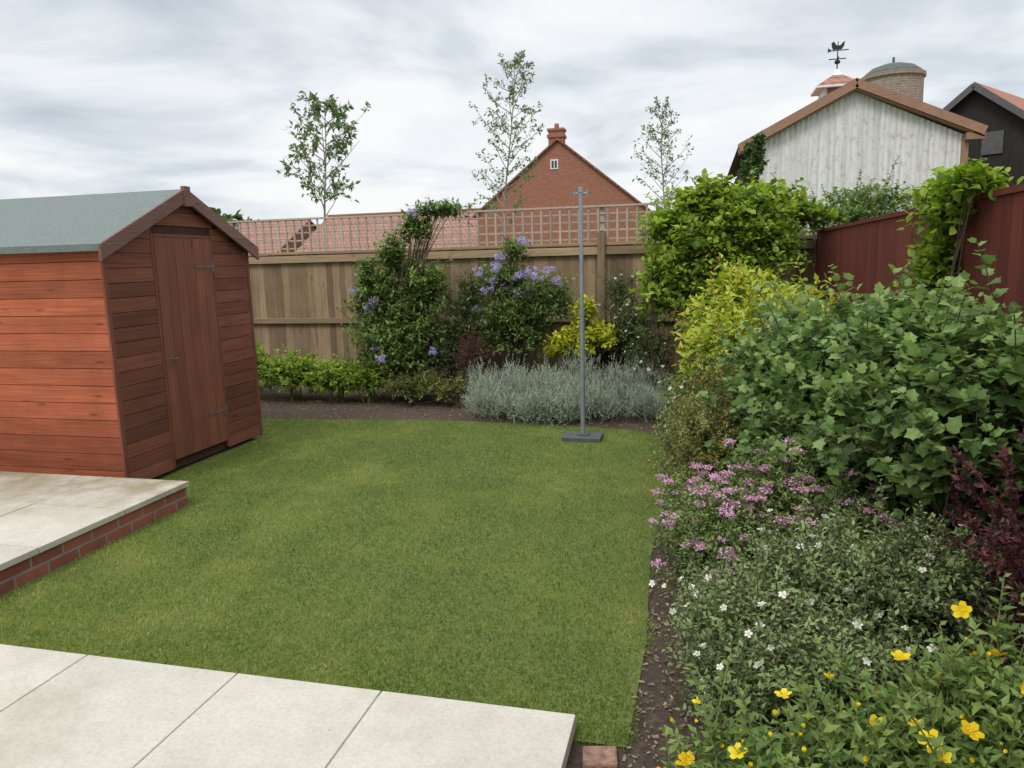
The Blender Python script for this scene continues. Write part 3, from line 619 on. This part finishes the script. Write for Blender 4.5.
def barn():
    root=empty("white_barn");Y=25;xa,xb=1.62,7.55;ze,zp,xm=5.1,6.55,4.5;mb=MB();x=xa
    while x<xb-.01:
        w=.152;xx=min(x+w,xb);z0=ze+(zp-ze)*(1-abs(x-xm)/(xm-xa if x<xm else xb-xm));z1=ze+(zp-ze)*(1-abs(xx-xm)/(xm-xa if xx<xm else xb-xm))
        z0=max(z0,ze);z1=max(z1,ze);t=rng.random();xc=(x+xx)/2
        mb.add([(x,Y,0),(xc,Y-.03,0),(xx,Y,0),(x,Y,z0-.04),(xc,Y-.03,(z0+z1)/2-.04),(xx,Y,z1-.04)],[[0,1,4,3],[1,2,5,4]],t);x+=w
    m,nt,b=nm("weathered_white_sheet");v=objvec(nt,(9,1,.5),False);f=noise(nt,v,1.2,7,.7);f2=noise(nt,objvec(nt,(1,1,.6)),7,8,.8)
    c=ramp(nt,f,[(.3,(.50,.47,.43)),(.48,(.68,.67,.65)),(.7,(.76,.76,.75))]);c=mix(nt,ramp(nt,f2,[(.52,(0,0,0)),(.64,(.6,.6,.6))]),c,(.30,.25,.20))
    nt.links.new(tintmul(nt,c,.87,1.06),b.inputs["Base Color"]);b.inputs["Roughness"].default_value=.8
    mb.build("front_wall",[m],root)
    mb=MB();mb.box(xa,xa+.05,Y+.01,Y+12,0,ze);mb.box(xb-.05,xb,Y+.01,Y+12,0,ze);mb.box(xa+.05,xb-.05,Y+11.9,Y+12,0,ze)
    mb.build("side_walls",[plain("dark_board",(.07,.055,.045),.8,0,.3,3)],root)
    mb=MB();L=(1.22,Y-.3,5.02);P=(xm,Y-.3,6.68);Q=(7.98,Y-.3,5.12)
    for A,B in ((L,P),(P,Q)):
        A=np.array(A);B=np.array(B)
        mb.beam(A,B,.06,.24,.5,0);mb.beam(A+[0,.2,-.16],B+[0,.2,-.16],.36,.03,.3,0)
    mb.box(1.2,1.66,Y-.28,Y-.02,4.9,5.02,.3);mb.box(7.5,8.0,Y-.28,Y-.02,4.9,5.1,.3);mb.box(xa-.05,xa+.09,Y-.1,Y-.035,0,5.0,.4);mb.box(xb-.1,xb+.08,Y-.1,Y-.035,0,5.05,.4)
    mb.build("barge_boards",[wood("barn_timber",(.24,.13,.085),(.33,.19,.13),(.39,.24,.17),'x')],root)
    mb=MB()
    for A,B in ((L,P),(Q,P)):
        p=[(A[0],Y-.25,A[2]+.12),(B[0],Y-.25,B[2]+.12),(B[0],Y+12,B[2]+.12),(A[0],Y+12,A[2]+.12)]
        if A is Q:p=p[::-1]
        mb.hexa([*p,*[(q[0],q[1],q[2]+.04) for q in p]])
    mb.build("roof",[T_red],root)
    cx,cy,zb=4.62,29.0,6.5;mb=MB();mb.box(cx-.5,cx+.5,cy-.5,cy+.5,zb,7.40,.5,0)
    mb.box(cx-.36,cx+.36,cy-.53,cy-.501,6.8,7.35,.5,2)
    e=.74;mb.add([(cx-e,cy-e,7.401),(cx+e,cy-e,7.401),(cx+e,cy+e,7.401),(cx-e,cy+e,7.401),(cx-.16,cy-.16,7.82),(cx+.16,cy-.16,7.82),(cx+.16,cy+.16,7.82),(cx-.16,cy+.16,7.82)],[[0,1,5,4],[1,2,6,5],[2,3,7,6],[3,0,4,7]],.5,1);mb.box(cx-e,cx+e,cy-e,cy+e,7.34,7.40,.5,0)
    mb.add([(cx-.17,cy-.17,7.82),(cx+.17,cy-.17,7.82),(cx+.17,cy+.17,7.82),(cx-.17,cy+.17,7.82),(cx,cy,8.08)],[[0,1,4],[1,2,4],[2,3,4],[3,0,4]],.5,0)
    mb.build("cupola",[M_white,T_pink,plain("louvre_dark",(.15,.14,.12))],root)
    mb=MB();mb.tube([(cx,cy,8.0)],[(cx,cy,8.95)],.025,.015,6,.5,0);mb.beam((cx-.28,cy,8.38),(cx+.28,cy,8.38),.03,.03);mb.beam((cx,cy-.28,8.38),(cx,cy+.28,8.38),.03,.03)
    mb.beam((cx-.3,cy,8.66),(cx+.35,cy,8.66),.02,.03)
    mb.lathe(cx,cy,[(0,8.2),(.08,8.23),(.1,8.28),(.08,8.33),(0,8.36)],10)
    mb.add([(cx-.32,cy,8.6),(cx-.18,cy,8.66),(cx-.32,cy,8.76)],[[0,1,2]])
    prof=[(-.16,8.68),(.12,8.68),(.2,8.8),(.22,8.95),(.14,8.9),(.08,8.82),(-.04,8.82),(-.14,8.96),(-.22,8.9),(-.2,8.78)]
    mb.add([(cx+a,cy-.012,z) for a,z in prof],[list(range(10))]);mb.build("weather_vane",[M_black],root)
barn()
mb=MB();tx,ty=7.95,36
mb.lathe(tx,ty,[(1.28,0),(1.22,6),(1.18,8.9),(1.26,8.95),(1.26,9.1),(1.16,9.12)],32,.5,0);mb.lathe(tx,ty,[(1.16,9.12),(1.1,9.22),(.85,9.42),(.45,9.55),(0,9.6)],32,.5,1)
mb.lathe(tx,ty,[(.05,9.58),(.05,9.85),(.0,9.87)],8,.5,1)
o=mb.build("brick_windmill_tower",[brick("tower_brick",(.30,.23,.175),(.20,.165,.13),(.30,.27,.22),1,.3,.1,.02),plain("lead_cap",(.09,.105,.09),.85)])
def darkhouse():
    root=empty("dark_timber_house");M=Matrix.Translation((9.95,32,0))@Matrix.Rotation(-math.atan2(.6,.8),4,'Z')
    w,dep,ze,zp=8,9,4.6,7.7
    mb=MB();a,b=-w/2,w/2;V=[(a,0,0),(b,0,0),(b,0,ze),(0,0,zp),(a,0,ze),(a,dep,0),(b,dep,0),(b,dep,ze),(0,dep,zp),(a,dep,ze)]
    mb.add(V,[[0,1,2,3,4]]);mb.add(V,[[5,9,8,7,6]]);mb.add(V,[[0,4,9,5],[1,6,7,2]]);o=mb.build("walls",[wood("black_boarding",(.012,.01,.009),(.03,.025,.022),(.05,.042,.037),'z')],root)
    mb=MB();s=(zp-ze)/(w/2)
    for sg in (-1,1):
        xe=sg*(w/2+.25);z=ze-s*.25;p=[(0,-.3,zp+.02),(xe,-.3,z+.02),(xe,dep,z+.02),(0,dep,zp+.02)]
        if sg>0:p=p[::-1]
        mb.hexa([*p,*[(q[0],q[1],q[2]+.1) for q in p]])
    mb.build("roof",[tiles("orange_tile",(.42,.17,.10),(.34,.14,.08))],root)
    mb=MB()
    for sg in (-1,1): mb.beam((0,-.33,zp-.02),(sg*(w/2+.25),-.33,ze-s*.25-.02),.05,.22)
    mb.box(.3,1.0,-.06,-.01,5.2,6.0);mb.build("barge_boards",[plain("grey_timber",(.09,.09,.09))],root)
    root.matrix_world=M
darkhouse()
gable_house("tiled_outbuilding",12.4,20.5,6,5,3.3,4.4,B_house,plain("grey_tile",(.16,.14,.13),.8,0,.3,6),'x')

# ------------------------------------------------------------------ world, sun, camera
w=bpy.data.worlds.new("World");scene.world=w;w.use_nodes=True;nt=w.node_tree
for n in list(nt.nodes): nt.nodes.remove(n)
out=N(nt,"ShaderNodeOutputWorld");sky=N(nt,"ShaderNodeTexSky",sky_type='NISHITA');sky.sun_disc=False
el,az=R(52),R(200)
sky.sun_elevation=el;sky.sun_rotation=az
b1=N(nt,"ShaderNodeBackground");b1.inputs[1].default_value=.12;nt.links.new(sky.outputs[0],b1.inputs[0])
tc=N(nt,"ShaderNodeTexCoord");sp=N(nt,"ShaderNodeSeparateXYZ");nt.links.new(tc.outputs["Generated"],sp.inputs[0])
mz=N(nt,"ShaderNodeMath",operation='MAXIMUM');nt.links.new(sp.outputs[2],mz.inputs[0]);mz.inputs[1].default_value=0
az_=N(nt,"ShaderNodeMath",operation='ADD');nt.links.new(mz.outputs[0],az_.inputs[0]);az_.inputs[1].default_value=.16
dv=[]
for i in (0,1):
    d=N(nt,"ShaderNodeMath",operation='DIVIDE');nt.links.new(sp.outputs[i],d.inputs[0]);nt.links.new(az_.outputs[0],d.inputs[1]);dv.append(d)
cb=N(nt,"ShaderNodeCombineXYZ");nt.links.new(dv[0].outputs[0],cb.inputs[0]);nt.links.new(dv[1].outputs[0],cb.inputs[1])
n1=N(nt,"ShaderNodeTexNoise");n1.inputs["Scale"].default_value=.95;n1.inputs["Detail"].default_value=6;n1.inputs["Roughness"].default_value=.53;n1.inputs["Distortion"].default_value=.35
nt.links.new(cb.outputs[0],n1.inputs["Vector"])
cc=ramp(nt,n1.outputs["Fac"],[(.34,(.54,.60,.67)),(.43,(.71,.76,.81)),(.51,(.90,.93,.96)),(.58,(1,1,1))])
zr=N(nt,"ShaderNodeMapRange");nt.links.new(mz.outputs[0],zr.inputs[0]);zr.inputs["From Min"].default_value=.38;zr.inputs["From Max"].default_value=1;zr.inputs["To Min"].default_value=1.0;zr.inputs["To Max"].default_value=2.3
b2=N(nt,"ShaderNodeBackground");nt.links.new(cc,b2.inputs[0]);nt.links.new(zr.outputs[0],b2.inputs[1])
mx=N(nt,"ShaderNodeMixShader");mx.inputs[0].default_value=.92
nt.links.new(b1.outputs[0],mx.inputs[1]);nt.links.new(b2.outputs[0],mx.inputs[2]);nt.links.new(mx.outputs[0],out.inputs[0])
s=bpy.data.lights.new("sun",'SUN');s.energy=1.5;s.angle=R(18);s.color=(1,.96,.9);so=bpy.data.objects.new("sun",s);scene.collection.objects.link(so)
dirv=Vector((math.sin(az)*math.cos(el),math.cos(az)*math.cos(el),math.sin(el)))
so.rotation_euler=dirv.to_track_quat('Z','Y').to_euler()

cam=bpy.data.cameras.new("camera");co=bpy.data.objects.new("camera",cam);scene.collection.objects.link(co)
cam.sensor_width=36;cam.lens=740*36/1024;cam.clip_start=.05;cam.clip_end=2500
co.matrix_world=Matrix.Translation((0,0,1.75))@Matrix.Rotation(.2456,4,'Z')@Matrix.Rotation(math.pi/2-.1634,4,'X')@Matrix.Rotation(-.026,4,'Z')
scene.camera=co
scene.view_settings.view_transform='Standard';scene.view_settings.look='None';scene.view_settings.exposure=0
